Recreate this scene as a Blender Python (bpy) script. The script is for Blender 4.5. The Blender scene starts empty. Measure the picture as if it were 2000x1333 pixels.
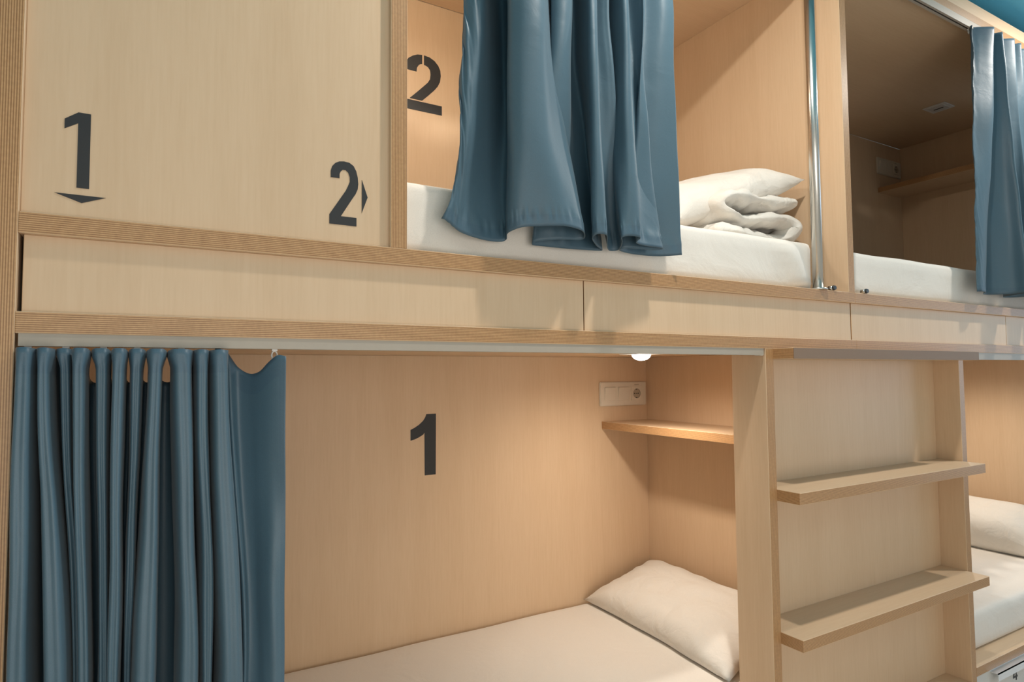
import bpy, bmesh, math, random
from mathutils import Vector, Matrix, noise
C = bpy.context.scene
COL = C.collection
# ---------------------------------------------------------------- camera
# units: metres; z = 0 is the eye level of the photographer, y = 0 is the front plane of the bunks
FLOOR = -1.42
CEIL = 1.50
def look_matrix(loc, yaw, pitch, roll):
    a, p, r = map(math.radians, (yaw, pitch, roll))
    R0 = Vector((math.cos(a), -math.sin(a), 0))
    U0 = Vector((-math.sin(p)*math.sin(a), -math.sin(p)*math.cos(a), math.cos(p)))
    F = Vector((math.cos(p)*math.sin(a), math.cos(p)*math.cos(a), math.sin(p)))
    X = math.cos(r)*R0 + math.sin(r)*U0
    Y = math.cos(r)*U0 - math.sin(r)*R0
    m = Matrix((X, Y, -F)).transposed().to_4x4()
    m.translation = loc
    return m
cam = bpy.data.objects.new('camera', bpy.data.cameras.new('camera'))
COL.objects.link(cam)
cam.data.sensor_width = 36
cam.data.lens = 1224.264/2000*36
cam.data.clip_start = 0.02
cam.matrix_world = look_matrix(Vector((0, -1.1347, 0)), 30.0748, 2.9335, -0.4045)
C.camera = cam
# ---------------------------------------------------------------- view / world
C.view_settings.view_transform = 'Standard'
C.view_settings.look = 'None'
C.view_settings.exposure = 0.0
C.view_settings.gamma = 1
C.view_settings.use_curve_mapping = False
w = bpy.data.worlds.new('world'); C.world = w; w.use_nodes = True
w.node_tree.nodes['Background'].inputs[0].default_value = (0.62, 0.78, 1.0, 1)
w.node_tree.nodes['Background'].inputs[1].default_value = 0.15

WARM = (1.0, 0.94, 0.86)
def light(name, kind, loc, power, col, rot=(0, 0, 0), **kw):
    l = bpy.data.lights.new(name, kind); l.energy = power; l.color = col
    for k, v in kw.items(): setattr(l, k, v)
    o = bpy.data.objects.new(name, l); COL.objects.link(o)
    o.location = loc; o.rotation_euler = rot
    return o
# assumed row of ceiling downlights close to the bunks, then an added row of unseen fill lights
DOWN = [(1.06, -0.43), (3.14, -0.43)]
FILL_PANELS = [(0.1, -2.2), (2.6, -2.2)]
P_NEAR, P_FAR, P_ASSUMED_WIN, P_BUNK, P_FRONT_FILL = 17.5, 3.0, 21.0, 2.9, 30.0
for x, y in DOWN:
    light('downlight_and_fill', 'AREA', (x, y, CEIL-0.012), P_NEAR, WARM, shape='DISK', size=0.075)
for x, y in FILL_PANELS:
    light('downlight_and_fill', 'AREA', (x, y, CEIL-0.012), P_FAR, WARM, shape='SQUARE', size=0.58)  # invented soft fill, washes the front wall for bounce
# assumed cool daylight from the right, through an added, unseen window
light('assumed_daylight', 'AREA', (5.38, -1.3, 0.15), P_ASSUMED_WIN, (0.62, 0.80, 1.0), (0, math.radians(90), 0), shape='RECTANGLE', size=1.7, size_y=1.7)

# added frontal fill, set in an invented window behind the camera
light('front_fill', 'AREA', (0.30, -2.64, -0.35), P_FRONT_FILL, (1.0, 0.94, 0.86), (math.radians(90), 0, 0), shape='RECTANGLE', size=2.1, size_y=1.5)

# ---------------------------------------------------------------- materials
def new_mat(name):
    m = bpy.data.materials.new(name); m.use_nodes = True
    n = m.node_tree
    return m, n, n.nodes['Principled BSDF']
def N(n, t, **kw):
    x = n.nodes.new(t)
    for k, v in kw.items():
        if k in x.inputs.keys() if hasattr(x.inputs, 'keys') else False: x.inputs[k].default_value = v
        else: setattr(x, k, v)
    return x
def ramp(n, stops):
    r = n.nodes.new('ShaderNodeValToRGB'); e = r.color_ramp.elements
    while len(e) > 1: e.remove(e[0])
    e[0].position, e[0].color = stops[0][0], (*stops[0][1], 1)
    for p, c in stops[1:]:
        q = e.new(p); q.color = (*c, 1)
    return r
def plain(name, col, rough=0.5, metal=0.0, bump=0.0, bscale=60, emit=None, estr=0, sheen=0, spec=0.5):
    m, n, b = new_mat(name)
    b.inputs['Base Color'].default_value = (*col, 1)
    b.inputs['Roughness'].default_value = rough
    b.inputs['Metallic'].default_value = metal
    b.inputs['Specular IOR Level'].default_value = spec
    if sheen: b.inputs['Sheen Weight'].default_value = sheen
    if emit:
        b.inputs['Emission Color'].default_value = (*emit, 1); b.inputs['Emission Strength'].default_value = estr
    tc = n.nodes.new('ShaderNodeTexCoord')
    nz = n.nodes.new('ShaderNodeTexNoise'); nz.inputs['Scale'].default_value = bscale; nz.inputs['Detail'].default_value = 4
    n.links.new(tc.outputs['Object'], nz.inputs['Vector'])
    r = ramp(n, [(0.0, tuple(c*0.96 for c in col)), (1.0, tuple(min(1, c*1.03) for c in col))])
    n.links.new(nz.outputs['Fac'], r.inputs['Fac']); n.links.new(r.outputs['Color'], b.inputs['Base Color'])
    if bump:
        bp = n.nodes.new('ShaderNodeBump'); bp.inputs['Strength'].default_value = bump; bp.inputs['Distance'].default_value = 0.002
        n.links.new(nz.outputs['Fac'], bp.inputs['Height']); n.links.new(bp.outputs['Normal'], b.inputs['Normal'])
    return m
def laminate(name, scale):
    """pale beech laminate: fine pore streaks and soft cathedral figure, stretched along the grain"""
    m, n, b = new_mat(name)
    b.inputs['Roughness'].default_value = 0.42
    b.inputs['Specular IOR Level'].default_value = 0.35
    tc = n.nodes.new('ShaderNodeTexCoord'); mp = n.nodes.new('ShaderNodeMapping')
    mp.inputs['Scale'].default_value = scale
    n.links.new(tc.outputs['Object'], mp.inputs['Vector'])
    n1 = n.nodes.new('ShaderNodeTexNoise'); n1.inputs['Scale'].default_value = 1.0; n1.inputs['Detail'].default_value = 5; n1.inputs['Roughness'].default_value = 0.6
    n2 = n.nodes.new('ShaderNodeTexNoise'); n2.inputs['Scale'].default_value = 0.06; n2.inputs['Detail'].default_value = 3; n2.inputs['Distortion'].default_value = 1.5
    n.links.new(mp.outputs[0], n1.inputs['Vector']); n.links.new(mp.outputs[0], n2.inputs['Vector'])
    r1 = ramp(n, [(0.30, (0.640, 0.455, 0.290)), (0.5, (0.662, 0.476, 0.308)), (0.72, (0.678, 0.494, 0.325))])
    r2 = ramp(n, [(0.35, (0.955, 0.94, 0.92)), (0.6, (1, 1, 1))])
    n.links.new(n1.outputs['Fac'], r1.inputs['Fac']); n.links.new(n2.outputs['Fac'], r2.inputs['Fac'])
    mx = n.nodes.new('ShaderNodeMix'); mx.data_type = 'RGBA'; mx.blend_type = 'MULTIPLY'; mx.inputs['Factor'].default_value = 0.8
    n.links.new(r1.outputs['Color'], mx.inputs['A']); n.links.new(r2.outputs['Color'], mx.inputs['B'])
    n.links.new(mx.outputs['Result'], b.inputs['Base Color'])
    return m
LAM_V = laminate('beech_laminate_upright', (150, 150, 9))
LAM_H = laminate('beech_laminate_lengthwise', (9, 150, 150))
def plywood(axis):
    m, n, b = new_mat('plywood_edge_' + 'xyz'[axis])
    b.inputs['Roughness'].default_value = 0.40
    b.inputs['Specular IOR Level'].default_value = 0.5
    tc = n.nodes.new('ShaderNodeTexCoord'); sp = n.nodes.new('ShaderNodeSeparateXYZ')
    n.links.new(tc.outputs['Object'], sp.inputs[0])
    mul = n.nodes.new('ShaderNodeMath'); mul.operation = 'MULTIPLY'; mul.inputs[1].default_value = 1/0.00315
    n.links.new(sp.outputs[axis], mul.inputs[0])
    nz = n.nodes.new('ShaderNodeTexNoise'); nz.inputs['Scale'].default_value = 7; nz.inputs['Detail'].default_value = 3
    n.links.new(tc.outputs['Object'], nz.inputs['Vector'])
    ad = n.nodes.new('ShaderNodeMath'); ad.operation = 'MULTIPLY_ADD'; ad.inputs[1].default_value = 0.35
    n.links.new(nz.outputs['Fac'], ad.inputs[0]); n.links.new(mul.outputs[0], ad.inputs[2])
    fr = n.nodes.new('ShaderNodeMath'); fr.operation = 'FRACT'; n.links.new(ad.outputs[0], fr.inputs[0])
    r = ramp(n, [(0.0, (0.29, 0.145, 0.058)), (0.22, (0.32, 0.160, 0.064)), (0.36, (0.56, 0.325, 0.150)), (0.62, (0.59, 0.350, 0.168)), (0.80, (0.47, 0.265, 0.118)), (1.0, (0.29, 0.145, 0.058))])
    n.links.new(fr.outputs[0], r.inputs['Fac'])
    fl = n.nodes.new('ShaderNodeTexNoise'); fl.inputs['Scale'].default_value = 160; fl.inputs['Detail'].default_value = 2
    n.links.new(tc.outputs['Object'], fl.inputs['Vector'])
    r2 = ramp(n, [(0.3, (0.86, 0.84, 0.82)), (0.7, (1, 1, 1))]); n.links.new(fl.outputs['Fac'], r2.inputs['Fac'])
    mx = n.nodes.new('ShaderNodeMix'); mx.data_type = 'RGBA'; mx.blend_type = 'MULTIPLY'; mx.inputs['Factor'].default_value = 1
    n.links.new(r.outputs['Color'], mx.inputs['A']); n.links.new(r2.outputs['Color'], mx.inputs['B'])
    n.links.new(mx.outputs['Result'], b.inputs['Base Color'])
    return m
PLY = [plywood(i) for i in range(3)]
def fabric(name, col, rough, sheen, weave, wr=0.0, wscale=9, spec=0.5):
    m, n, b = new_mat(name)
    b.inputs['Roughness'].default_value = rough
    b.inputs['Sheen Weight'].default_value = sheen
    b.inputs['Sheen Roughness'].default_value = 0.4
    b.inputs['Specular IOR Level'].default_value = spec
    tc = n.nodes.new('ShaderNodeTexCoord'); mp = n.nodes.new('ShaderNodeMapping'); mp.inputs['Scale'].default_value = (1400, 1400, 1100)
    n.links.new(tc.outputs['Object'], mp.inputs['Vector'])
    nz = n.nodes.new('ShaderNodeTexNoise'); nz.inputs['Scale'].default_value = 1; nz.inputs['Detail'].default_value = 2
    n.links.new(mp.outputs[0], nz.inputs['Vector'])
    r = ramp(n, [(0.3, tuple(c*0.9 for c in col)), (0.7, tuple(min(1, c*1.08) for c in col))])
    n.links.new(nz.outputs['Fac'], r.inputs['Fac']); n.links.new(r.outputs['Color'], b.inputs['Base Color'])
    bp = n.nodes.new('ShaderNodeBump'); bp.inputs['Strength'].default_value = weave; bp.inputs['Distance'].default_value = 0.0005
    n.links.new(nz.outputs['Fac'], bp.inputs['Height'])
    out = bp
    if wr:
        n2 = n.nodes.new('ShaderNodeTexNoise'); n2.inputs['Scale'].default_value = wscale; n2.inputs['Detail'].default_value = 5; n2.inputs['Distortion'].default_value = 0.9
        n.links.new(tc.outputs['Object'], n2.inputs['Vector'])
        b2 = n.nodes.new('ShaderNodeBump'); b2.inputs['Strength'].default_value = wr; b2.inputs['Distance'].default_value = 0.012
        n.links.new(n2.outputs['Fac'], b2.inputs['Height']); n.links.new(bp.outputs['Normal'], b2.inputs['Normal']); out = b2
    n.links.new(out.outputs['Normal'], b.inputs['Normal'])
    return m
CLOTH = fabric('blue_grey_satin_curtain', (0.066, 0.122, 0.161), 0.45, 0.10, 0.15, 0.10, 14, 0.5)
CLOTH_HEM = fabric('curtain_hem_tape', (0.060, 0.113, 0.154), 0.46, 0.08, 0.25, 0.05, 30, 0.5)
SHEET = fabric('white_cotton_sheet', (0.77, 0.72, 0.65), 0.85, 0.15, 0.1, 0.5, 6)
PILLOW = fabric('white_pillowcase', (0.75, 0.71, 0.645), 0.8, 0.2, 0.1, 0.7, 13)
BLACK = plain('matt_black_vinyl', (0.019, 0.019, 0.020), 0.5)
WHITE = plain('white_plastic', (0.74, 0.72, 0.68), 0.35)
PLATE = plain('cream_switch_plastic', (0.70, 0.62, 0.50), 0.35)
WHITE_D = plain('white_plastic_socket_well', (0.42, 0.35, 0.26), 0.4)
DARK = plain('dark_hole', (0.02, 0.018, 0.015), 0.6)
ALU = plain('pale_lacquered_aluminium', (0.40, 0.345, 0.28), 0.5, 0.0)
BRIGHT = plain('bright_anodised_aluminium', (0.80, 0.82, 0.84), 0.25, 0.6)
ALU_IN = plain('track_channel_grey', (0.25, 0.24, 0.22), 0.5)
STEEL = plain('polished_steel', (0.66, 0.64, 0.60), 0.27, 1.0)
RUBBER = plain('dark_rubber_cap', (0.03, 0.035, 0.04), 0.35)
BROWN = plain('brown_edge_band', (0.24, 0.155, 0.10), 0.6, bscale=260)
WALLP = plain('warm_white_wall_paint', (0.80, 0.77, 0.72), 0.8)
BLUEP = plain('petrol_blue_ceiling_paint', (0.17, 0.66, 0.92), 0.6)
FLOORM = plain('pale_grey_beige_vinyl_floor', (0.60, 0.55, 0.49), 0.5, bscale=12)
GAP = plain('shadow_gap_board', (0.10, 0.06, 0.035), 0.8)
LAMPG = plain('glowing_lamp_lens', (0.9, 0.95, 1.0), 0.4, emit=(0.93, 0.97, 1.0), estr=5)
LAMPD = plain('frosted_lamp_glass', (0.62, 0.60, 0.57), 0.35)
GREY = plain('light_grey_drawer_laminate', (0.62, 0.60, 0.56), 0.4)

# ---------------------------------------------------------------- helpers
def link(o, parent=None):
    COL.objects.link(o)
    if parent: o.parent = parent
    return o
def props(o, label=None, cat=None, group=None, kind=None):
    for k, v in (('label', label), ('category', cat), ('group', group), ('kind', kind)):
        if v: o[k] = v
    return o
def thing(name, loc, label, cat, group=None):
    o = bpy.data.objects.new(name, None); o.empty_display_size = 0.05
    o.location = loc
    return props(link(o), label, cat, group)
def place(o, loc, parent):
    """put o at a world location under its parent (things are not rotated)"""
    p = Vector((0, 0, 0)); q = parent
    while q is not None: p += q.location; q = q.parent
    o.location = Vector(loc) - p
def mesh_obj(name, bm, mats, loc=(0, 0, 0), parent=None, smooth=False):
    me = bpy.data.meshes.new(name)
    bmesh.ops.recalc_face_normals(bm, faces=bm.faces)
    bm.to_mesh(me); bm.free()
    for m in (mats if isinstance(mats, (list, tuple)) else [mats]): me.materials.append(m)
    if smooth:
        for p in me.polygons: p.use_smooth = True
    o = link(bpy.data.objects.new(name, me), parent)
    place(o, loc, parent)
    return o
def bm_box(bm, x0, x1, y0, y1, z0, z1, mat=0):
    v = [bm.verts.new(c) for c in ((x0,y0,z0),(x1,y0,z0),(x1,y1,z0),(x0,y1,z0),(x0,y0,z1),(x1,y0,z1),(x1,y1,z1),(x0,y1,z1))]
    fs = []
    for f in ((0,3,2,1),(4,5,6,7),(0,1,5,4),(1,2,6,5),(2,3,7,6),(3,0,4,7)):
        q = bm.faces.new([v[i] for i in f]); q.material_index = mat; fs.append(q)
    return fs
def board(name, x0, x1, y0, y1, z0, z1, thin, parent=None, lam=None, bevel=0.0009):
    """laminated plywood board: two laminate faces, four layered edges"""
    bm = bmesh.new()
    dx, dy, dz = x1-x0, y1-y0, z1-z0
    bm_box(bm, 0, dx, 0, dy, 0, dz)
    if bevel: bmesh.ops.bevel(bm, geom=list(bm.edges), offset=bevel, segments=1, affect='EDGES')
    bm.normal_update()
    for f in bm.faces: f.material_index = 0 if abs(f.normal[thin]) > 0.6 else 1
    return mesh_obj(name, bm, [lam or LAM_V, PLY[thin]], (x0, y0, z0), parent)
def box(name, x0, x1, y0, y1, z0, z1, mat, parent=None, bevel=0.001, seg=1):
    bm = bmesh.new(); bm_box(bm, 0, x1-x0, 0, y1-y0, 0, z1-z0)
    if bevel: bmesh.ops.bevel(bm, geom=list(bm.edges), offset=bevel, segments=seg, affect='EDGES')
    return mesh_obj(name, bm, mat, (x0, y0, z0), parent)
def bm_cyl(bm, p, q, r, seg=20, mat=0, r2=None, caps=True):
    p, q = Vector(p), Vector(q); d = (q-p).normalized()
    a = d.orthogonal().normalized(); b = d.cross(a)
    r2 = r if r2 is None else r2
    A = [bm.verts.new(p + r*(math.cos(t)*a + math.sin(t)*b)) for t in [2*math.pi*i/seg for i in range(seg)]]
    B = [bm.verts.new(q + r2*(math.cos(t)*a + math.sin(t)*b)) for t in [2*math.pi*i/seg for i in range(seg)]]
    for i in range(seg):
        f = bm.faces.new((A[i], A[(i+1)%seg], B[(i+1)%seg], B[i])); f.material_index = mat; f.smooth = True
    if caps:
        for ring in (A[::-1], B):
            f = bm.faces.new(ring); f.material_index = mat
def cyl(name, p, q, r, mat, parent=None, seg=24, r2=None):
    bm = bmesh.new(); p = Vector(p); bm_cyl(bm, (0, 0, 0), Vector(q)-p, r, seg, r2=r2)
    return mesh_obj(name, bm, mat, p, parent)
def sticker(name, polys, y, parent, mat=None, thick=0.0009):
    """flat vinyl figure standing on a face that looks towards -y"""
    xs = [p[0] for q in polys for p in q]; zs = [p[1] for q in polys for p in q]
    ox, oz = min(xs), min(zs)
    bm = bmesh.new()
    for poly in polys:
        v = [bm.verts.new((x-ox, 0, z-oz)) for x, z in poly]
        f = bm.faces.new(v)
        r = bmesh.ops.extrude_face_region(bm, geom=[f])
        for g in r['geom']:
            if isinstance(g, bmesh.types.BMVert): g.co.y -= thick
    bmesh.ops.triangulate(bm, faces=[f for f in bm.faces if len(f.verts) > 4])
    return mesh_obj(name, bm, mat or BLACK, (ox, y, oz), parent)
def catmull(P, t):
    n = len(P)-1; t = max(0, min(n-1e-6, t)); i = int(t); f = t-i
    p0, p1, p2, p3 = P[max(0, i-1)], P[i], P[i+1], P[min(n, i+2)]
    return tuple(0.5*((2*b)+(-a+c)*f+(2*a-5*b+4*c-d)*f*f+(-a+3*b-3*c+d)*f*f*f) for a, b, c, d in zip(p0, p1, p2, p3))
def sm(t): t = max(0, min(1, t)); return t*t*(3-2*t)
def cloth(name, top, bot, ztop, zbot, parent, sag=None, head=None, side=0, lift=None, edge=0.0, pucker=0.0012, blend=None, per=6, nz=70, hemz=0.03, wob=0.004, seed=1, mats=None):
    """hanging cloth: cross-sections (lists of x, y) at the top and at the hem, swept down"""
    bm = bmesh.new(); n = (len(top)-1)*per; rows = []
    for j in range(nz+1):
        t = j/nz; row = []
        for i in range(n+1):
            s = i/per
            a = catmull(top, s); b = catmull(bot, s)
            k = blend(t, s) if blend else t*t*(3-2*t)
            x = a[0]+(b[0]-a[0])*k; y = a[1]+(b[1]-a[1])*k
            zt = ztop - (sag(s) if sag else 0)
            z = zt + (zbot-zt)*t + (lift(s)*t**6 if lift else 0)
            if head:
                hk = sm((z-(ztop-0.030))/0.022)
                if hk > 0:
                    c_ = catmull(head, s); x += (c_[0]-x)*hk; y += (c_[1]-y)*hk
            ww = wob*min(1, t*5)
            q = noise.noise_vector(Vector((s*0.35, z*5.5, seed*7.3)))
            x += q.x*ww*0.7; y += q.y*ww
            if edge:      # drawn-in selvedge of the free edge
                e = math.exp(-(s/1.1)**2)
                y += edge*e*(noise.noise(Vector((s*0.9, z*16+s*2.5, seed+3.0))) + 0.5*noise.noise(Vector((s*1.7, z*34+s*3, seed+5.0))))
            hz = (1-t)*(ztop-zbot)
            if hz < 0.05: # stitched hem puckers
                y += pucker*math.exp(-((hz-0.028)/0.012)**2)*math.sin(s*9+noise.noise(Vector((s*1.3, 0, seed)))*6)
            row.append(bm.verts.new((x, y, z-ztop)))
        rows.append(row)
    for j in range(nz):
        for i in range(n):
            f = bm.faces.new((rows[j][i], rows[j+1][i], rows[j+1][i+1], rows[j][i+1])); f.smooth = True
            z = rows[j][i].co.z + ztop
            f.material_index = 1 if (j/nz*(ztop-zbot) < 0.028 or (1-j/nz)*(ztop-zbot) < hemz or i >= n-side) else 0
    me = bpy.data.meshes.new(name); bm.to_mesh(me); bm.free()
    for m in (mats or [CLOTH, CLOTH_HEM]): me.materials.append(m)
    o = link(bpy.data.objects.new(name, me), parent); place(o, (0, 0, ztop), parent)
    sd = o.modifiers.new('thickness', 'SOLIDIFY'); sd.thickness = 0.0016; sd.offset = 0
    return o
def hook(parent, x, y, z):
    """small white plastic curtain glider with its eye"""
    bm = bmesh.new(); seg = 14
    pts = [Vector((0.0045*math.cos(a), 0, 0.0075*math.sin(a))) for a in [2*math.pi*i/seg for i in range(seg)]]
    for i in range(seg): bm_cyl(bm, pts[i], pts[(i+1) % seg], 0.0013, 6)
    bm_box(bm, -0.0045, 0.0045, -0.003, 0.003, 0.0075, 0.0115)
    return mesh_obj('hook', bm, WHITE, (x, y, z), parent)
def soft_box(name, x0, x1, y0, y1, z0, z1, mat, parent=None, r=0.03, res=0.03, amp=0.004, freq=6, seed=0, fold=0.0, crown=0.006):
    """mattress under a fitted sheet: rounded block with slightly uneven, pulled faces"""
    bm = bmesh.new(); cx, cy, cz = (x0+x1)/2, (y0+y1)/2, (z0+z1)/2
    hx, hy, hz = (x1-x0)/2, (y1-y0)/2, (z1-z0)/2
    nx, ny, nz_ = max(2, int(2*hx/res)), max(2, int(2*hy/res)), max(4, int(2*hz/res))
    vs = {}
    def key(i, j, k):
        if (i, j, k) in vs: return vs[(i, j, k)]
        def m(t, h):  # denser near the ends
            u = 2*t-1; return h*(0.75*u+0.25*math.sin(u*math.pi/2))
        p = Vector((m(i/nx, hx), m(j/ny, hy), m(k/nz_, hz)))
        inner = Vector((max(-hx+r, min(hx-r, p.x)), max(-hy+r, min(hy-r, p.y)), max(-hz+r, min(hz-r, p.z))))
        d = p-inner
        if d.length > 1e-9: 
            nrm = d.normalized(); p = inner + nrm*r
        else: nrm = Vector((0, 0, 0))
        q = Vector((cx, cy, cz))+p
        nn = noise.noise(q*freq+Vector((seed, 0, 0)))*amp
        if fold and nrm.y < -0.3:
            g = (q.x + 0.9*(q.z-z1)) * 17 + 2*noise.noise(q*3)
            nn += fold*max(0, math.sin(g))**2*noise.noise(Vector((q.x*2.2, seed, 4)))*min(1, (z1-q.z)/0.03)
        if k == nz_: nn += crown*(1-(p.x/hx)**2)*(1-(p.y/hy)**2)
        if k == 0: nn = 0
        v = bm.verts.new(p + nrm*nn + Vector((0, 0, hz))); vs[(i, j, k)] = v
        return v
    def quad(a, b, c, d):
        f = bm.faces.new((a, b, c, d)); f.smooth = True
    for i in range(nx):
        for j in range(ny):
            quad(key(i,j,0), key(i,j+1,0), key(i+1,j+1,0), key(i+1,j,0))
            quad(key(i,j,nz_), key(i+1,j,nz_), key(i+1,j+1,nz_), key(i,j+1,nz_))
    for i in range(nx):
        for k in range(nz_):
            quad(key(i,0,k), key(i+1,0,k), key(i+1,0,k+1), key(i,0,k+1))
            quad(key(i,ny,k), key(i,ny,k+1), key(i+1,ny,k+1), key(i+1,ny,k))
    for j in range(ny):
        for k in range(nz_):
            quad(key(0,j,k), key(0,j,k+1), key(0,j+1,k+1), key(0,j+1,k))
            quad(key(nx,j,k), key(nx,j+1,k), key(nx,j+1,k+1), key(nx,j,k+1))
    return mesh_obj(name, bm, mat, (cx, cy, z0), parent, smooth=True)
def pillow(name, corners, puff, mat, seed=0, n=44, wr=0.006, parent=None, floor=None, flange=0.0, wall=None):
    """stuffed case between four corners (a, b, c, d around the edge): two domed sheets sewn at the rim"""
    a, b, c, d = [Vector(q) for q in corners]
    o = (a+b+c+d)/4
    nrm = (b-a).cross(d-a).normalized()
    if nrm.z < 0: nrm = -nrm
    bm = bmesh.new(); g = {}
    for side in (1, -1):
        for i in range(n+1):
            for j in range(n+1):
                rim = i in (0, n) or j in (0, n)
                if side == -1 and rim: g[(-1, i, j)] = g[(1, i, j)]; continue
                u, v = i/n, j/n
                U = 2*u-1; V = 2*v-1
                # edges drawn in between the pointed corners
                pu = 1-0.07*(1-V*V)**0.8*1.0; pv = 1-0.07*(1-U*U)**0.8
                uu = 0.5+U*pu/2; vv = 0.5+V*pv/2
                p = a*(1-uu)*(1-vv)+b*uu*(1-vv)+c*uu*vv+d*(1-uu)*vv
                h = (max(0, 1-U**4)*max(0, 1-V**4))**0.55
                h *= (0.9 if side == 1 else 0.5)
                q = p + nrm*side*h*puff/1.4
                e = min(1-abs(U), 1-abs(V))
                k = noise.noise(Vector((U*2.1, V*2.1, seed)))*0.5 + noise.noise(Vector((U*5+seed, V*4.4, seed)))*0.3
                # puckers radiating from the seams
                k2 = noise.noise(Vector((math.atan2(V, U)*5.5, seed*3.1, (U*U+V*V)*0.7)))*math.exp(-e*4)
                q += nrm*side*wr*(k*2.2*(h**0.5) + k2*1.8*min(1, e*8))
                q += Vector((noise.noise(Vector((U*3, V*3, seed+9))), noise.noise(Vector((U*3, V*3, seed+19))), 0))*wr*0.8
                if floor is not None and q.z < floor: q.z = floor + 0.0005
                if wall is not None and q.x > wall: q.x = wall
                g[(side, i, j)] = bm.verts.new(q-o)
    for side in (1, -1):
        for i in range(n):
            for j in range(n):
                vs = [g[(side, i, j)], g[(side, i+1, j)], g[(side, i+1, j+1)], g[(side, i, j+1)]]
                if side == -1: vs = vs[::-1]
                f = bm.faces.new(vs); f.smooth = True
    return mesh_obj(name, bm, mat, o, parent, smooth=True)

# ---------------------------------------------------------------- measurements of the built-in bunks
T = 0.0315                       # plywood thickness
A0, A1 = 0.209, 0.2405           # base board of the upper bunks
B0, B1 = 0.0628, 0.0943          # lid board of the lower bunks
ZC = 1.334                       # underside of the top board
SILL = -1.041                    # top of the lower bunk base
W = 0.9107                       # back panel face
XL, XD, XS, PER = -0.168, 1.850, 1.8816, 2.05
XP0, XP1 = 0.3925, 0.4255        # upright in front of the numbered panel
LX0, LX1 = 1.4565, 1.4895        # ladder left side panel
RX0, RX1 = 2.491, 2.5235         # ladder right side panel
NW = 0.084                       # face of the ladder back panel

# ================================================================ the room
def struct(name, x0, x1, y0, y1, z0, z1, mat):
    o = box(name, x0, x1, y0, y1, z0, z1, mat, None, bevel=0); o['kind'] = 'structure'; return o
RX, RY0, RY1, RLX = 5.3, -2.6, 1.10, -1.5
struct('floor', RLX-0.1, RX+0.1, RY0-0.1, RY1+0.1, FLOOR-0.1, FLOOR, FLOORM)
struct('ceiling', RLX-0.1, RX+0.1, RY0-0.1, RY1+0.1, CEIL, CEIL+0.1, BLUEP)
struct('wall_back', RLX-0.1, RX+0.1, RY1, RY1+0.1, FLOOR, CEIL, WALLP)
bm = bmesh.new()
fx0, fx1, fz0, fz1 = -0.80, 1.40, -1.15, 0.45  # opening made up to let the frontal fill in
bm_box(bm, RLX-0.1, fx0, -0.1, 0, FLOOR, CEIL); bm_box(bm, fx1, RX+0.1, -0.1, 0, FLOOR, CEIL)
bm_box(bm, fx0, fx1, -0.1, 0, FLOOR, fz0); bm_box(bm, fx0, fx1, -0.1, 0, fz1, CEIL)
o = mesh_obj('wall_front', bm, WALLP, (0, RY0, 0)); o['kind'] = 'structure'
bm = bmesh.new()
for a_, b_, c_, d_ in ((fx0, fx1, fz0, fz0+0.05), (fx0, fx1, fz1-0.05, fz1), (fx0, fx0+0.05, fz0+0.05, fz1-0.05), (fx1-0.05, fx1, fz0+0.05, fz1-0.05), ((fx0+fx1)/2-0.02, (fx0+fx1)/2+0.02, fz0+0.05, fz1-0.05)):
    bm_box(bm, a_, b_, -0.03, 0.01, c_, d_)
o = mesh_obj('fill_window', bm, WHITE, (0, RY0, 0)); o['kind'] = 'structure'  # unseen window frame, added around the frontal fill
struct('wall_left', RLX-0.1, RLX, RY0, RY1, FLOOR, CEIL, WALLP)
# right wall with an opening added for the assumed daylight
bm = bmesh.new()
wy0, wy1, wz0, wz1 = -2.2, -0.4, -0.75, 1.05
bm_box(bm, 0, 0.1, RY0, wy0, FLOOR, CEIL); bm_box(bm, 0, 0.1, wy1, RY1, FLOOR, CEIL)
bm_box(bm, 0, 0.1, wy0, wy1, FLOOR, wz0); bm_box(bm, 0, 0.1, wy0, wy1, wz1, CEIL)
o = mesh_obj('wall_right', bm, WALLP, (RX, 0, 0)); o['kind'] = 'structure'
bm = bmesh.new()
for y0, y1, z0, z1 in ((wy0, wy1, wz0, wz0+0.05), (wy0, wy1, wz1-0.05, wz1), (wy0, wy0+0.05, wz0+0.05, wz1-0.05), (wy1-0.05, wy1, wz0+0.05, wz1-0.05), ((wy0+wy1)/2-0.025, (wy0+wy1)/2+0.025, wz0+0.05, wz1-0.05)):
    bm_box(bm, 0.02, 0.06, y0, y1, z0, z1)
o = mesh_obj('assumed_window', bm, WHITE, (RX, 0, 0)); o['kind'] = 'structure'  # unseen window frame, added around the assumed daylight
# assumed ceiling downlights, out of view
for i, (x, y) in enumerate(DOWN):
    r = 0.055
    t = thing('ceiling_downlight', (x, y, CEIL), 'round white ceiling downlight close in front of the bunks', 'ceiling light', 'downlights in the blue ceiling')
    bm = bmesh.new(); seg = 28
    ra = [bm.verts.new((r*math.cos(2*math.pi*k/seg), r*math.sin(2*math.pi*k/seg), -0.001)) for k in range(seg)]
    rb = [bm.verts.new((r*0.97*math.cos(2*math.pi*k/seg), r*0.97*math.sin(2*math.pi*k/seg), -0.008)) for k in range(seg)]
    rc = [bm.verts.new((r*0.82*math.cos(2*math.pi*k/seg), r*0.82*math.sin(2*math.pi*k/seg), -0.008)) for k in range(seg)]
    for A_, B_ in ((ra, rb), (rb, rc)):
        for k in range(seg): bm.faces.new((A_[k], A_[(k+1) % seg], B_[(k+1) % seg], B_[k]))
    mesh_obj('trim_ring', bm, WHITE, (x, y, CEIL), t)
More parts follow.
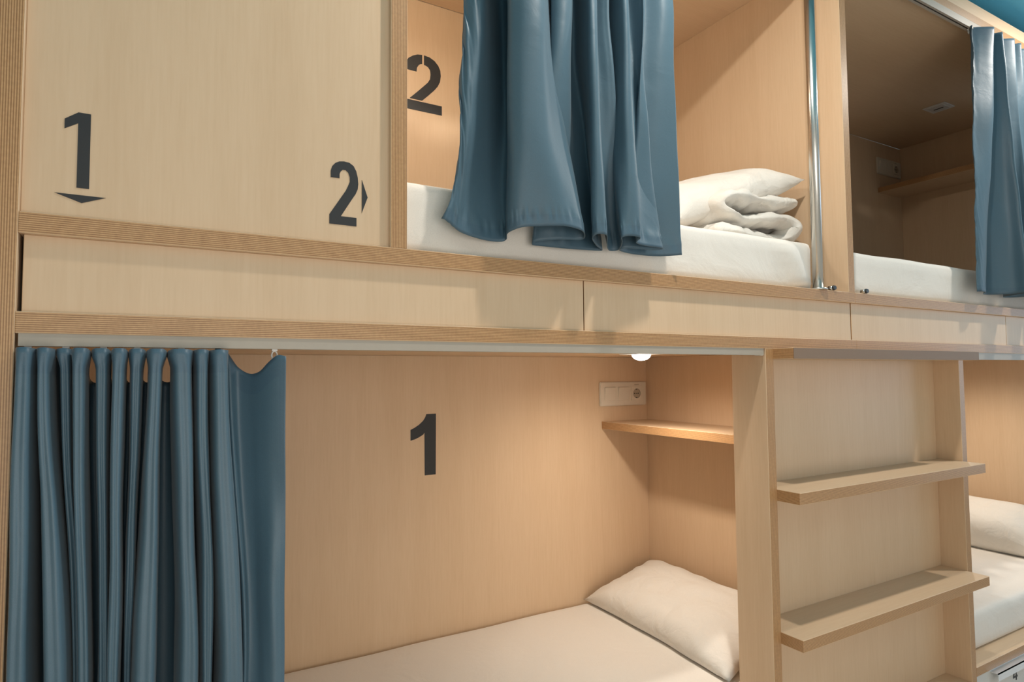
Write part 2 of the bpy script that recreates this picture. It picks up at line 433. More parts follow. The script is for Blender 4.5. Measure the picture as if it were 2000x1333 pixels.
for x, y in FILL_PANELS:  # frames for the added fill panels, out of view
    t = thing('added_panel_light', (x, y, CEIL), 'added square fill light panel in the ceiling behind the camera', 'ceiling light', 'added square fill panels in the blue ceiling')
    bm = bmesh.new()
    for q in ((-0.32, 0.32, -0.32, -0.295), (-0.32, 0.32, 0.295, 0.32), (-0.32, -0.295, -0.295, 0.295), (0.295, 0.32, -0.295, 0.295)): bm_box(bm, *q, -0.010, 0)
    mesh_obj('frame', bm, WHITE, (x, y, CEIL), t)

# ================================================================ sleeping pods
podL = thing('sleeping_pod', (XL-T, 0, FLOOR), 'left beech plywood double bunk unit with black numbers 1 and 2 on its panels', 'bunk bed', 'pair of built-in plywood bunk units')
podR = thing('sleeping_pod', (XS, 0, FLOOR), 'right beech plywood double bunk unit whose dark upper compartment is unlit', 'bunk bed', 'pair of built-in plywood bunk units')
# end upright on the left and the dividing uprights
board('end_panel', XL-T, XL, 0, W+0.02, FLOOR, ZC+T, 0, podL)
for nm, x0, pod in (('divider_panel', XD, podL), ('divider_panel', XD+PER, podR)):
    board(nm, x0, x0+T, 0.0, W, A1, ZC, 0, pod)
    board(nm, x0, x0+T, 0.13, W, FLOOR, B0, 0, pod)
for k, pod in ((0, podL), (1, podR)):
    x0 = XL if k == 0 else XS
    x1 = XS+PER*k
    board('base_board', x0, x1, 0.0, W, A0, A1, 2, pod, LAM_H)            # floor of the upper bunk
    board('lid_board', x0, x1, 0.0, W, B0, B1, 2, pod, LAM_H)             # ceiling of the lower bunk
    board('top_board', x0, x1, 0.0, W, ZC, ZC+T, 2, pod, LAM_H)
    board('header_panel', x0, x1, 0.004, 0.004+0.018, ZC+T, 1.417, 1, pod, LAM_H)
    y0 = 0.0
    # lower base board, notched round the ladder
    if k == 0:
        board('bed_base', x0, LX0-0.001, 0.0, 0.128, SILL-T, SILL, 2, pod, LAM_H)
        board('bed_base', x0, XD, 0.128, W, SILL-T, SILL, 2, pod, LAM_H)
        board('plinth_panel', x0, LX0-0.001, 0.02, 0.04, FLOOR, SILL-T, 1, pod)
    else:
        board('bed_base', RX1+0.001, XD+PER, 0.0, 0.128, SILL-T, SILL, 2, pod, LAM_H)
        board('bed_base', XS, XD+PER, 0.128, W, SILL-T, SILL, 2, pod, LAM_H)
    board('back_panel', x0, x1, W, W+0.02, A1, ZC, 1, pod)
    lowback = board('back_panel', x0, x1, W, W+0.02, FLOOR, B0, 1, pod)
    if k == 0: lowL = lowback
    # narrow fascia panels between the two ledges
    seams = [x0+0.006, x0 + 1.0225 - (0 if k else 0.0), x1-0.008]
    if k == 0: seams = [XL+0.004, 0.8535, 1.8735]
    else: seams = [1.8765, 2.892, x1-0.008]
    for a, b_ in zip(seams[:-1], seams[1:]):
        board('fascia_panel', a+0.0012, b_-0.0012, 0.012, 0.030, B1, A0, 1, pod)
    box('void_board', x0+0.003, x1, 0.034, 0.040, B1, A0, GAP, pod, 0)
upper_back = [o for o in podL.children if o.name.startswith('back_panel')][0]
# numbered front panel of the left unit and its upright
front = board('front_panel', XL, XP0+0.01, 0.012, 0.030, A1, ZC, 1, podL)
board('upright', XP0, XP1, 0.0, 0.09, A1, ZC, 0, podL)
N1=[(-0.118,0.391),(-0.101,0.404),(-0.085,0.404),(-0.085,0.287),(-0.101,0.287),(-0.101,0.387),(-0.118,0.376)]
AR1=[(-0.128,0.276),(-0.063,0.276),(-0.094,0.264)]
N2=[(0.282,0.362),(0.282,0.374),(0.2845,0.383),(0.29,0.3895),(0.297,0.3935),(0.306,0.395),(0.316,0.394),(0.324,0.389),(0.329,0.380),(0.332,0.368),(0.333,0.356),(0.332,0.346),(0.328,0.336),(0.321,0.325),(0.301,0.2915),(0.330,0.2915),(0.330,0.2755),(0.280,0.2755),(0.280,0.293),(0.310,0.341),(0.314,0.350),(0.317,0.358),(0.317,0.367),(0.314,0.375),(0.309,0.379),(0.304,0.379),(0.300,0.375),(0.298,0.370),(0.298,0.362)]
AR2=[(0.340,0.365),(0.351,0.333),(0.340,0.302)]
BK1=[(0.838,-0.140),(0.874,-0.140),(0.873,-0.351),(0.832,-0.351),(0.831,-0.204),(0.826,-0.211),(0.809,-0.220),(0.795,-0.2255),(0.780,-0.229),(0.780,-0.192),(0.794,-0.186),(0.811,-0.176),(0.826,-0.163),(0.834,-0.151)]
BK2=[[(0.822,1.137),(0.804,1.134),(0.787,1.126),(0.771,1.114),(0.761,1.099),(0.756,1.084),(0.755,1.072),(0.801,1.071),(0.802,1.084),(0.808,1.095),(0.814,1.101),(0.822,1.104)],
 [(0.829,1.137),(0.850,1.135),(0.870,1.126),(0.884,1.112),(0.892,1.096),(0.894,1.076),(0.891,1.054),(0.882,1.035),(0.868,1.017),(0.848,0.996),(0.822,0.970),(0.775,0.970),(0.804,0.999),(0.825,1.021),(0.843,1.040),(0.852,1.055),(0.854,1.073),(0.852,1.088),(0.845,1.097),(0.837,1.101),(0.829,1.102)],
 [(0.756,0.965),(0.898,0.965),(0.898,0.931),(0.756,0.931)]]
props(sticker('numeral', [N1], 0.012, front), 'black figure 1')
props(sticker('arrow', [AR1], 0.012, front), 'black arrowhead pointing down')
props(sticker('numeral', [N2], 0.012, front), 'black figure 2')
props(sticker('arrow', [AR2], 0.012, front), 'black arrowhead pointing right')
props(sticker('numeral', [BK1], W, lowL), 'large black figure 1')
props(sticker('numeral', BK2, W, upper_back), 'large black stencilled figure 2')

# ================================================================ ladder
lad = thing('ladder', (LX0, 0, FLOOR), 'open plywood step ladder with broad treads built between the two lower compartments', 'ladder')
board('side_panel', LX0, LX1, 0.0, 0.1155, FLOOR, B0, 0, lad)
board('side_panel', RX0, RX1, 0.0, 0.1155, FLOOR, B0, 0, lad)
board('back_panel', LX1, RX0, NW, NW+T, FLOOR, B0, 1, lad)
top = board('top_step', LX1, RX0, -0.0626, NW, 0.0335, B0, 2, lad, LAM_H)
props(box('edge_band', LX1, RX0, -0.0642, -0.0626, 0.0335, B0-0.0003, BROWN, top, 0), 'brown front edge band')
for z, y in ((-0.322, -0.069), (-0.703, -0.066), (-1.083, -0.066)):
    board('step', LX1, RX0, y, NW, z-T, z, 2, lad, LAM_H)

# ================================================================ corner shelves
def shelf(x0, z, label):
    t = board('corner_shelf', x0, x0+0.245, 0.135, W, z-0.0295, z, 2, None, LAM_H)
    return props(t, label, 'shelf', 'plywood shelves at the head ends')
shelf(1.605, -0.2002, 'plywood shelf beside the ladder inside the lower compartment with the figure 1')
shelf(3.655, 1.064, 'plywood shelf high on the end wall of the dark upper right compartment')

# ================================================================ sockets
def socket_panel(x0, z0, label):
    w, h, y = 0.247, 0.098, W
    t = thing('switch_panel', (x0, y, z0), label, 'light switch', 'white triple switch and socket panels')
    bm = bmesh.new()
    bm_box(bm, 0, w, -0.009, 0, 0, h); bmesh.ops.bevel(bm, geom=list(bm.edges), offset=0.003, segments=2, affect='EDGES')
    mesh_obj('frame', bm, PLATE, (x0, y, z0), t)
    for k in range(2):
        sx = x0+0.022+k*0.071
        bm = bmesh.new()
        v = [(0, -0.010, 0.002), (0.056, -0.010, 0.002), (0.056, -0.016, 0.056), (0, -0.016, 0.056), (0, -0.008, 0), (0.056, -0.008, 0), (0.056, -0.008, 0.058), (0, -0.008, 0.058)]
        q = [bm.verts.new(p) for p in v]
        for f in ((0,1,2,3),(0,4,5,1),(1,5,6,2),(2,6,7,3),(3,7,4,0),(4,7,6,5)): bm.faces.new([q[i] for i in f])
        bmesh.ops.bevel(bm, geom=list(bm.edges), offset=0.0012, segments=2, affect='EDGES')
        mesh_obj('rocker_switch', bm, PLATE, (sx, y, z0+0.020), t)
    sx = x0+0.022+2*0.071
    bm = bmesh.new(); c = (0.028, 0.029); seg = 32
    # square plate with a round recessed well
    outer = []
    for k in range(seg):
        a = 2*math.pi*k/seg; m = 0.0285/max(abs(math.cos(a)), abs(math.sin(a)))
        outer.append((c[0]+m*math.cos(a), c[1]+m*math.sin(a)))
    R = 0.0205
    o_ = [bm.verts.new((x, -0.0125, z)) for x, z in outer]
    ob = [bm.verts.new((x, -0.008, z)) for x, z in outer]
    i1 = [bm.verts.new((c[0]+R*math.cos(2*math.pi*k/seg), -0.0125, c[1]+R*math.sin(2*math.pi*k/seg))) for k in range(seg)]
    i2 = [bm.verts.new((c[0]+R*0.93*math.cos(2*math.pi*k/seg), -0.0092, c[1]+R*0.93*math.sin(2*math.pi*k/seg))) for k in range(seg)]
    for k in range(seg):
        l = (k+1) % seg
        for A_, B_, mi in ((ob, o_, 0), (o_, i1, 0), (i1, i2, 1)):
            f = bm.faces.new((A_[k], A_[l], B_[l], B_[k])); f.material_index = mi
    f = bm.faces.new(i2[::-1]); f.material_index = 1
    s = mesh_obj('power_socket', bm, [PLATE, WHITE_D], (sx, y, z0+0.020), t)
    bm = bmesh.new()
    for dx in (-0.0095, 0.0095): bm_cyl(bm, (c[0]+dx, -0.0097, c[1]), (c[0]+dx, -0.0088, c[1]), 0.0028, 12)
    for dz in (-0.0175, 0.0175): bm_box(bm, c[0]-0.003, c[0]+0.003, -0.0105, -0.009, c[1]+dz-0.0015, c[1]+dz+0.0015)
    bm_cyl(bm, (c[0], -0.0097, c[1]), (c[0], -0.0088, c[1]), 0.0022, 10)
    mesh_obj('pin_hole', bm, DARK, (sx, y, z0+0.020), s)
    bm = bmesh.new()
    for a, b_ in ((0, 0.004), (0.005, 0.008), (0.009, 0.014), (0.015, 0.018), (0.019, 0.023)): bm_box(bm, a, b_, -0.0004, 0, 0, 0.0045)
    mesh_obj('embossed_mark', bm, WHITE_D, (sx+0.018, y-0.009, z0+0.0835), s)
    return t
socket_panel(1.5925, -0.1380, 'white panel of two switches and a socket above the shelf in lit lower compartment')
socket_panel(3.6425, 1.1470, 'white switch and socket panel above the shelf in dark upper right compartment')

# ================================================================ compartment ceiling lamps
def bunk_lamp(x, y, zc, lit, label, k=1.0, kg=0.12):
    t = thing('ceiling_lamp', (x, y, zc), label, 'lamp', 'small lamps in the compartment ceilings')
    bm = bmesh.new()
    s = 0.052
    bm_box(bm, -s, s, -s, s, -0.005, 0)
    bmesh.ops.bevel(bm, geom=list(bm.edges), offset=0.0018, segments=2, affect='EDGES')
    mesh_obj('frame', bm, WHITE, (x, y, zc), t)
    if lit:
        bm = bmesh.new(); seg = 28; rings = []
        for k in range(8):
            a = math.pi/2*k/7.999
            rings.append([bm.verts.new((0.031*math.cos(a)*math.cos(2*math.pi*i/seg), 0.031*math.cos(a)*math.sin(2*math.pi*i/seg), -0.005-0.020*math.sin(a))) for i in range(seg)])
        for A_, B_ in zip(rings[:-1], rings[1:]):
            for i in range(seg):
                f = bm.faces.new((A_[i], A_[(i+1) % seg], B_[(i+1) % seg], B_[i])); f.smooth = True
        bm.faces.new(rings[-1])
        mesh_obj('lens', bm, LAMPG, (x, y, zc), t)
        # the dome throws some light sideways as well as down
        light('bunk_lamp_beam', 'SPOT', (x, y, zc-0.030), P_BUNK*k, (1.0, 0.90, 0.78), spot_size=math.radians(168), spot_blend=1.0, shadow_soft_size=0.022)
        light('bunk_lamp_glow', 'POINT', (x, y, zc-0.055), P_BUNK*kg, (1.0, 0.86, 0.66), shadow_soft_size=0.022)
    else:
        bm = bmesh.new(); bm_box(bm, -0.036, 0.036, -0.036, 0.036, -0.007, -0.005)
        l = mesh_obj('lens', bm, LAMPD, (x, y, zc), t)
        bm = bmesh.new(); bm_box(bm, -0.0035, 0.0035, -0.022, 0.022, -0.0085, -0.007)
        mesh_obj('slot', bm, DARK, (x, y, zc), l)
    return t
bunk_lamp(1.395, 0.43, B0, True, 'lit lamp glowing in the ceiling of the lower compartment with the figure 1')
bunk_lamp(0.72, 0.40, ZC, True, 'lit lamp in the ceiling of the upper compartment with the stencilled figure 2', 1.8, 1.3)  # lamp assumed behind the curtain, placed to brighten the back wall
bunk_lamp(3.445, 0.475, ZC, False, 'square unlit lamp flush in the ceiling of the dark upper right compartment')
bunk_lamp(3.445, 0.475, B0, True, 'lit lamp in the ceiling of the lower right compartment', 0.06, 0.0)  # unseen lamp, assumed from the lit interior

# ================================================================ curtain tracks
def track(x0, x1, y0, zt, h, label):
    t = thing('curtain_track', (x0, y0, zt-h), label, 'curtain rail', 'white curtain rails along the openings')
    bm = bmesh.new(); L = x1-x0; d = 0.022
    # U-profile open at the bottom with two lips
    bm_box(bm, 0, L, 0, 0.002, 0, h); bm_box(bm, 0, L, d-0.002, d, 0, h); bm_box(bm, 0, L, 0.002, d-0.002, h-0.002, h)
    bm_box(bm, 0, L, 0.002, 0.008, 0, 0.0018); bm_box(bm, 0, L, d-0.008, d-0.002, 0, 0.0018)
    mesh_obj('rail', bm, [ALU], (x0, y0, zt-h), t)
    bm = bmesh.new(); bm_box(bm, 0, 0.010, 0.001, d-0.001, -0.001, h-0.001)
    mesh_obj('end_stop', bm, WHITE, (x1-0.012, y0, zt-h), t)
    return t
track(XL+0.004, LX0-0.004, 0.002, B0, 0.0185, 'white rail under the ledge over the lower compartment with the figure 1')
track(RX1+0.105, XD+PER-0.004, 0.002, B0, 0.0255, 'white rail under the ledge at the right picture edge beside the ladder top')
track(XP1+0.002, XD-0.002, 0.0, ZC, 0.026, 'white rail at the top of the upper compartment with the stencilled figure 2')
track(XS+0.002, XD+PER-0.004, 0.0, ZC, 0.026, 'white rail at the top of the dark upper right compartment')

# ================================================================ curtains
def sm(t): t = max(0, min(1, t)); return t*t*(3-2*t)
# ---- curtain of the lower compartment
c1 = thing('curtain', (0.02, 0, B0-0.02), 'long blue-grey curtain gathered at the left of the lower compartment', 'curtain', 'blue-grey curtains of the bunks')
RT=[(-0.164,-0.143),(-0.139,-0.124),(-0.115,-0.101),(-0.098,-0.081),(-0.070,-0.052),(-0.048,-0.031),(-0.025,-0.008),(0.000,0.018),(0.031,0.059),(0.063,0.083),(0.086,0.112)]
RB=[(-0.164,-0.135),(-0.121,-0.090),(-0.087,-0.080),(-0.080,-0.066),(-0.056,-0.044),(-0.044,-0.030),(-0.024,-0.014),(-0.014,0.018),(0.047,0.077),(0.080,0.098),(0.103,0.142)]
DT=[-0.030,-0.026,-0.004,-0.028,-0.018,-0.030,-0.020,-0.030,-0.030,-0.026,-0.030]   # how far each fold stands out
DB=[-0.034,-0.036,0.004,-0.026,-0.012,-0.034,-0.004,-0.042,-0.038,-0.026,-0.042]
def folds(R, D, back):
    P = []
    for (l, r), d in zip(R, D):
        w_ = r-l
        P += [(l+0.10*w_, back), (l-0.02*w_, (d+back)*0.45), (l+0.14*w_, d*0.9), ((l+r)/2, d-0.002), (r-0.14*w_, d*0.9), (r+0.02*w_, (d+back)*0.45), (r-0.10*w_, back)]
    return P
ft = folds(RT, DT, 0.085); fb = folds(RB, DB, 0.105)
ft[0] = (-0.160, 0.004); fb[0] = (-0.158, 0.004)
slack_t = [(0.116, 0.040), (0.132, 0.046), (0.150, 0.036), (0.165, 0.022), (0.178, 0.010), (0.191, 0.000), (0.204, -0.006)]
slack_b = [(0.144, 0.012), (0.153, 0.018), (0.166, 0.014), (0.176, 0.002), (0.188, -0.008), (0.199, -0.006), (0.2065, -0.004)]
ct, cb = ft+slack_t, fb+slack_b
mid = [-0.170] + [(RT[k][1]+RT[k+1][0])/2 for k in range(len(RT)-1)] + [0.113]
RH = []
for k, (l, r) in enumerate(RT):
    g0, g1 = mid[k], mid[k+1]
    RH.append((max(l-0.0075, g0+0.0008) if k else l, min(r+0.0075, g1-0.0008) if k < 10 else r))
ch = folds(RH, DT, 0.030)+slack_t; ch[0] = ct[0]
SAG = []
for k in range(len(RT)):
    deep = 0.050 if 3 <= k <= 8 else 0.016
    SAG += [deep if k else 0, 0.010 if deep > 0.02 else 0.003, 0.001, 0, 0.001, 0.010 if deep > 0.02 and k < 8 else 0.003, (0.046 if 3 <= k < 8 else 0.012) if k < 8 else 0.004]
SAG[-2:] = [0.0, 0.0]
SAG += [0.003, 0.026, 0.039, 0.036, 0.020, 0.008, 0.010]
def sag1(s): return max(0, catmull([(v,) for v in SAG], s)[0])
cloth('cloth', ct, cb, 0.0415, -0.985, c1, sag=sag1, head=ch, side=4, blend=lambda t, s: 0.35*min(1, t/0.49)+0.65*sm(t/0.49), per=5, nz=110, wob=0.0045, seed=2)
for (l, r) in RT[::2]+[RT[-1]]: hook(c1, (l+r)/2, 0.013, 0.0345)
hook(c1, 0.188, 0.013, 0.0335)

# ---- curtain of the upper compartment
c2 = thing('curtain', (0.8, 0, ZC-0.03), 'wide blue-grey curtain hanging in the middle of the upper compartment', 'curtain', 'blue-grey curtains of the bunks')
hem2=[(0.497,0),(0.523,0.001),(0.548,0.006),(0.599,0.014),(0.637,0.016),(0.648,0.01),(0.635,-0.02),(0.642,-0.04),(0.657,-0.055),(0.684,-0.062),(0.718,-0.068),(0.755,-0.07),(0.803,-0.062),(0.826,-0.03),(0.77,-0.02),(0.722,-0.002),(0.719,0.012),(0.748,0.018),(0.803,0.018),(0.858,0.016),(0.896,0.008),(0.866,-0.012),(0.835,-0.04),(0.835,-0.062),(0.853,-0.066),(0.871,-0.048),(0.897,-0.018),(0.921,0.002),(0.938,-0.006),(0.92,-0.04),(0.904,-0.06),(0.922,-0.07),(0.952,-0.07),(0.957,-0.055),(0.988,-0.05),(1.049,-0.044),(1.031,-0.034),(0.955,-0.022),(0.95,-0.004),(1.004,0.008),(1.072,0.002),(1.129,-0.022)]
lift2=[(0.024,),(0.012,),(0.002,),(-0.005,),(-0.005,),(0.0,),(0.005,),(0.01,),(0.015,),(0.019,),(0.022,),(0.024,),(0.02,),(0.011,),(0.007,),(0.001,),(-0.004,),(-0.004,),(-0.004,),(-0.002,),(-0.001,),(0.002,),(0.01,),(0.017,),(0.017,),(0.012,),(0.004,),(0.0,),(0.002,),(0.01,),(0.016,),(0.02,),(0.019,),(0.011,),(0.009,),(0.01,),(0.006,),(0.005,),(0.002,),(0.0,),(0.0,),(0.004,)]
top2=[(0.560,-0.004),(0.578,-0.020),(0.602,-0.018),(0.632,0.030),(0.684,0.078),(0.694,0.046),(0.652,-0.018),(0.622,-0.058),(0.632,-0.076),(0.655,-0.080),(0.682,-0.070),(0.706,-0.040),(0.732,0.000),(0.752,0.014),(0.768,0.004),(0.754,-0.034),(0.762,-0.056),(0.780,-0.060),(0.797,-0.036),(0.818,0.044),(0.846,0.052),(0.842,-0.006),(0.842,-0.044),(0.856,-0.050),(0.868,-0.036),(0.873,0.002),(0.879,-0.012),(0.890,-0.040),(0.902,-0.036),(0.932,0.056),(0.938,0.034),(0.926,-0.040),(0.942,-0.048),(0.956,-0.024),(0.966,0.014),(0.978,0.006),(0.992,-0.034),(1.012,-0.046),(1.034,-0.032),(1.052,0.010),(1.078,-0.026),(1.106,-0.030)]
def bl2(t, s):
    k = 0.08*t+0.92*t**2.1
    e = max(0, 1-s/2.0)                      # the free corner kicks outwards just above the hem
    return k*(1-e)+e*(0.42*t+0.58*t**14)
cloth('cloth', top2, hem2, ZC-0.034, 0.283, c2, blend=bl2, lift=lambda s: catmull(lift2, s)[0], per=9, nz=150, wob=0.010, seed=5, edge=0.009, pucker=0.0022)
for x in (0.575, 0.67, 0.78, 0.85, 0.935, 1.01, 1.09): hook(c2, x, 0.011, ZC-0.0365)

# ---- curtain of the upper right compartment
c3 = thing('curtain', (2.95, 0, ZC-0.03), 'blue-grey curtain at the right picture edge in front of the dark compartment', 'curtain', 'blue-grey curtains of the bunks')
top3 = [(2.690, -0.006), (2.702, 0.006), (2.730, -0.012), (2.765, -0.034), (2.785, -0.038), (2.790, -0.010), (2.786, 0.018), (2.800, 0.020), (2.830, -0.012), (2.848, -0.038), (2.856, -0.030), (2.858, 0.010), (2.870, 0.020), (2.900, -0.006), (2.940, -0.036), (2.955, -0.034), (2.955, 0.004), (2.966, 0.018), (2.990, -0.010), (3.012, -0.036), (3.020, -0.026), (3.020, 0.010), (3.036, 0.018)]
bot3 = [(2.588, -0.022), (2.606, -0.032), (2.640, -0.030), (2.668, -0.016), (2.692, -0.004), (2.714, 0.006), (2.740, 0.004), (2.768, -0.018), (2.790, -0.060), (2.786, -0.100), (2.800, -0.104), (2.840, -0.040), (2.880, 0.008), (2.910, 0.012), (2.940, -0.010), (2.950, -0.060), (2.955, -0.105), (2.975, -0.108), (3.010, -0.060), (3.050, -0.020), (3.060, -0.080), (3.075, -0.110), (3.100, -0.080)]
x, xb = 3.036, 3.100
for k in range(7):
    top3 += [(x+0.030, -0.012), (x+0.060, -0.037), (x+0.072, -0.030), (x+0.072, 0.008), (x+0.084, 0.018)]
    bot3 += [(xb+0.030, -0.010), (xb+0.050, -0.070), (xb+0.068, -0.105), (xb+0.090, -0.070), (xb+0.096, 0.000)]
    x += 0.084; xb += 0.080
cloth('cloth', top3, bot3, ZC-0.020, 0.283, c3, blend=lambda t, s: 0.55*t+0.45*t**1.4, per=6, edge=0.006, nz=90, wob=0.007, seed=11)
for x in (2.70, 2.78, 2.85, 2.95, 3.02, 3.10, 3.185, 3.27, 3.35, 3.44, 3.52, 3.60): hook(c3, x, 0.011, ZC-0.0365)

# ================================================================ grab pole and ledge fittings
pole = thing('grab_pole', (1.722, 0.015, A1), 'polished steel pole standing on the ledge at the right of the upper opening', 'pole')
cyl('tube', (1.722, 0.015, A1+0.004), (1.722, 0.015, ZC), 0.0150, STEEL, pole, 40)
cyl('flange', (1.722, 0.015, A1), (1.722, 0.015, A1+0.005), 0.0255, STEEL, pole, 36)
bm = bmesh.new(); bm_box(bm, 0.0, 0.050, -0.006, 0.006, 0, 0.003)
mesh_obj('bracket', bm, STEEL, (1.735, 0.012, A1+0.005), pole)
def stop(x, label):
    t = thing('ledge_stud', (x, 0, A1), label, 'metal fitting', 'steel studs on the ledge')
    z = A1+0.0085
    cyl('collar', (x, 0.016, z), (x, 0.001, z), 0.0072, STEEL, t, 20)
    cyl('cap', (x, 0.001, z), (x, -0.005, z), 0.0080, RUBBER, t, 20, r2=0.0062)
    cyl('foot', (x, 0.010, A1), (x, 0.010, z), 0.0040, STEEL, t, 12)
    return t
stop(1.775, 'small steel stud with dark cap on the ledge right of the pole')
stop(1.942, 'small steel stud with dark cap on the ledge of the dark compartment')

# ================================================================ bedding
def mattress(x0, x1, y0, y1, z0, h, label, seed, fold=0.0, parts=True):
    o = soft_box('mattress', x0, x1, y0, y1, z0, z0+h, SHEET, None, r=0.018, res=0.022, amp=0.0035, freq=5, seed=seed, fold=fold)
    return props(o, label, 'mattress', 'mattresses under white fitted sheets')
mattress(XL+0.02, XD-0.012, 0.130, W-0.006, SILL, 0.139, 'white sheeted mattress in the lower compartment with the figure 1', 3)
mattress(XL+0.02, 1.728, 0.034, W-0.006, A1, 0.146, 'white sheeted mattress behind the middle curtain in the upper compartment', 8, 0.075)
mattress(1.925, 3.88, 0.034, W-0.006, A1, 0.142, 'white sheeted mattress in the dark upper right compartment', 17, 0.006)
mattress(RX1+0.008, XD+PER-0.012, 0.066, W-0.006, SILL, 0.139, 'white sheeted mattress in the lower right compartment beside the ladder', 23)
TOPL = SILL+0.139
# pillow of the lower compartment, propped against the end wall
p1 = pillow('pillow', [(1.495, 0.900, TOPL+0.012), (1.455, 0.150, TOPL+0.012), (1.815, 0.150, TOPL+0.105), (1.848, 0.895, TOPL+0.108)], 0.120, PILLOW, seed=4.2, wr=0.0065, floor=TOPL+0.004, wall=1.848)
props(p1, 'white pillow leaning on the end wall behind the ladder in the lower compartment', 'pillow', 'white pillows')
p4 = pillow('pillow', [(3.600, 0.880, TOPL+0.03), (3.600, 0.180, TOPL+0.03), (3.890, 0.180, TOPL+0.15), (3.890, 0.880, TOPL+0.15)], 0.20, PILLOW, seed=8.1, wr=0.004, floor=TOPL+0.004, wall=3.893)
props(p4, 'plump white pillow at the right picture edge in the lower right compartment', 'pillow', 'white pillows')
TOPU = A1+0.146
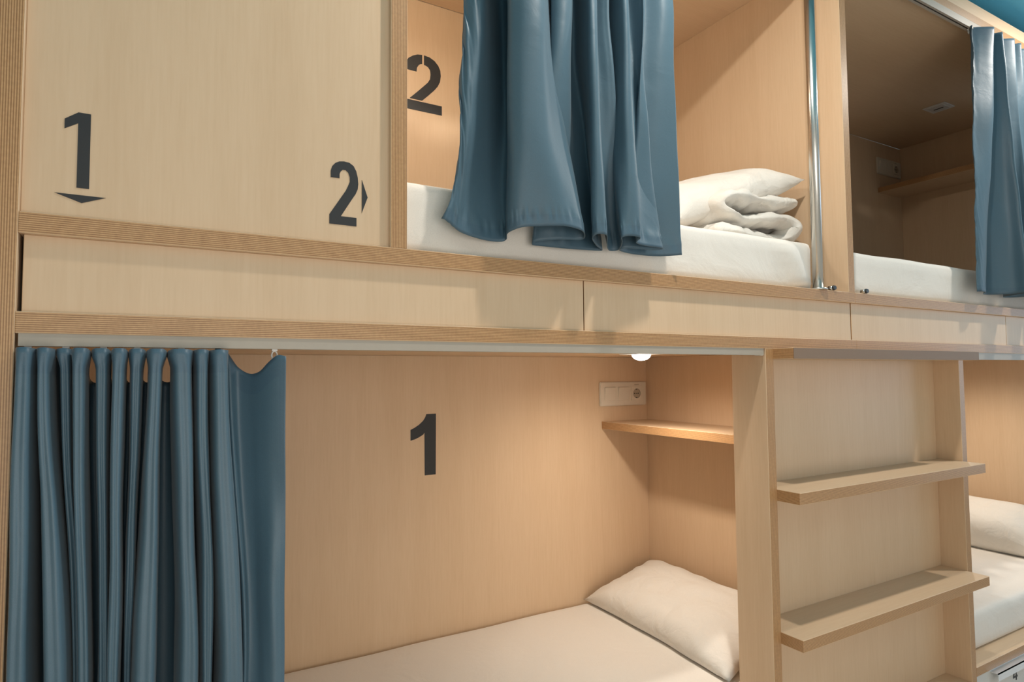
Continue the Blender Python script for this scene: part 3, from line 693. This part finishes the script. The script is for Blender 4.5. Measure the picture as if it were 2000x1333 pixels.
# folded duvet under a pillow in the upper compartment
def duvet(name, path, y0, y1, z0, h, seed):
    """thick quilt folded in loose layers: a padded band swept from front to back, puffy rounded front edge"""
    bm = bmesh.new(); nv, nu, na = 64, 96, 14
    cx = sum(p[0] for p in path)/len(path)
    pts = []
    for i in range(nu+1):
        t = i/nu*(len(path)-1)
        a = catmull(path, t-0.01 if t > 0.01 else 0); b = catmull(path, t+0.01); p = catmull(path, t)
        d = Vector((b[0]-a[0], 0, b[1]-a[1])).normalized(); pts.append((Vector((p[0], 0, p[1])), Vector((-d.z, 0, d.x)), d))
    rows = []
    for j in range(nv+1):
        v = j/nv; y = y0+(y1-y0)*v
        e = min(1, v/0.10); f = math.sqrt(max(0, 1-(1-e)**2))*0.92+0.08
        e2 = min(1, (1-v)/0.08); f *= math.sqrt(max(0, 1-(1-e2)**2))*0.9+0.1
        row = []
        ring = [(i, 1) for i in range(nu+1)] + [('end', k) for k in range(1, na)] + [(i, -1) for i in range(nu, -1, -1)] + [('start', k) for k in range(1, na)]
        for q, sd in ring:
            if q == 'end': p, n_, d = pts[nu]; g = math.pi*sd/na; o_ = n_*math.cos(g)+d*math.sin(g)
            elif q == 'start': p, n_, d = pts[0]; g = math.pi*sd/na; o_ = -n_*math.cos(g)-d*math.sin(g)
            else: p, n_, d = pts[q]; o_ = n_*sd
            w_ = Vector((p.x, y, p.z))
            # layers shift and sag unevenly along the depth
            sh = noise.noise_vector(Vector((p.x*5, y*5, p.z*14+seed)))
            hh = h*(1+0.55*noise.noise(Vector((p.x*11, y*9, p.z*20+seed)))+0.30*noise.noise(Vector((p.x*27, y*20, p.z*30+seed))))
            hh -= h*0.75*max(0, 0.18-abs(noise.noise(Vector((p.x*16+9, y*9, p.z*16+seed)))))/0.18*0.6
            c = w_+Vector((sh.x*0.012, sh.y*0.02*(1-v), sh.z*0.010))+o_*hh*f
            c.y += 0.022*noise.noise(Vector((p.x*13, seed, p.z*25)))*(1-v)
            if c.z < z0: c.z = z0+0.0005
            row.append(bm.verts.new(c-Vector((cx, (y0+y1)/2, z0))))
        rows.append(row)
    m = len(rows[0])
    for j in range(nv):
        for i in range(m):
            q = bm.faces.new((rows[j][i], rows[j][(i+1) % m], rows[j+1][(i+1) % m], rows[j+1][i])); q.smooth = True
    for row in (rows[0], rows[-1]):           # seam along the band's edge
        for i in range(nu):
            q = bm.faces.new((row[i], row[i+1], row[nu+na-1+(nu-i)], row[nu+na-1+(nu-i)+1])) if False else bm.faces.new((row[i], row[i+1], row[2*nu+na-i-1], row[2*nu+na-i])); q.smooth = True
        bm.faces.new([row[k] for k in range(nu, nu+na+1)])
        bm.faces.new([row[k % m] for k in range(2*nu+na, m+1)])
    return mesh_obj(name, bm, PILLOW, (cx, (y0+y1)/2, z0), smooth=True)
Z_ = TOPU+0.003
d1 = duvet('duvet', [(1.44, Z_+0.028), (1.55, Z_+0.026), (1.68, Z_+0.028), (1.765, Z_+0.040), (1.792, Z_+0.072), (1.755, Z_+0.092), (1.66, Z_+0.086), (1.55, Z_+0.074), (1.475, Z_+0.082), (1.455, Z_+0.112), (1.50, Z_+0.136), (1.60, Z_+0.140), (1.72, Z_+0.146), (1.785, Z_+0.150)], 0.125, 0.62, Z_, 0.025, 6.6)
props(d1, 'crumpled white duvet folded up on the mattress of the upper compartment', 'duvet')
p2 = pillow('pillow', [(1.27, 0.60, TOPU+0.14), (1.315, 0.175, TOPU+0.050), (1.815, 0.110, TOPU+0.228), (1.83, 0.60, TOPU+0.262)], 0.135, PILLOW, seed=13.0, wr=0.006, wall=1.845)
props(p2, 'white pillow lying on top of the folded duvet in the upper compartment', 'pillow', 'white pillows')

# ================================================================ locker drawer under the lower right bunk
dr = thing('drawer', (RX1+0.004, 0, FLOOR), 'pale drawer with bright bar handle and figure 4 under the lower right bunk', 'drawer')
fr = box('front', RX1+0.004, XD+PER-0.01, 0.004, 0.022, FLOOR+0.01, SILL-T-0.003, GREY, dr, 0.001)
bm = bmesh.new()
bm_box(bm, 0, 0.42, -0.026, -0.023, -0.026, 0); bm_box(bm, 0, 0.42, -0.026, 0.0, -0.003, 0)
mesh_obj('handle', bm, BRIGHT, (2.628, 0.004, SILL-T-0.006), dr)
Z4 = -1.156
props(sticker('numeral', [[(2.818,Z4),(2.826,Z4),(2.826,Z4+0.010),(2.832,Z4+0.010),(2.832,Z4+0.017),(2.826,Z4+0.017),(2.826,Z4+0.030),(2.818,Z4+0.030),(2.818,Z4+0.017),(2.806,Z4+0.017),(2.822,Z4+0.053),(2.813,Z4+0.053),(2.797,Z4+0.017),(2.797,Z4+0.010),(2.818,Z4+0.010)]], 0.004, fr), 'small dark figure 4')
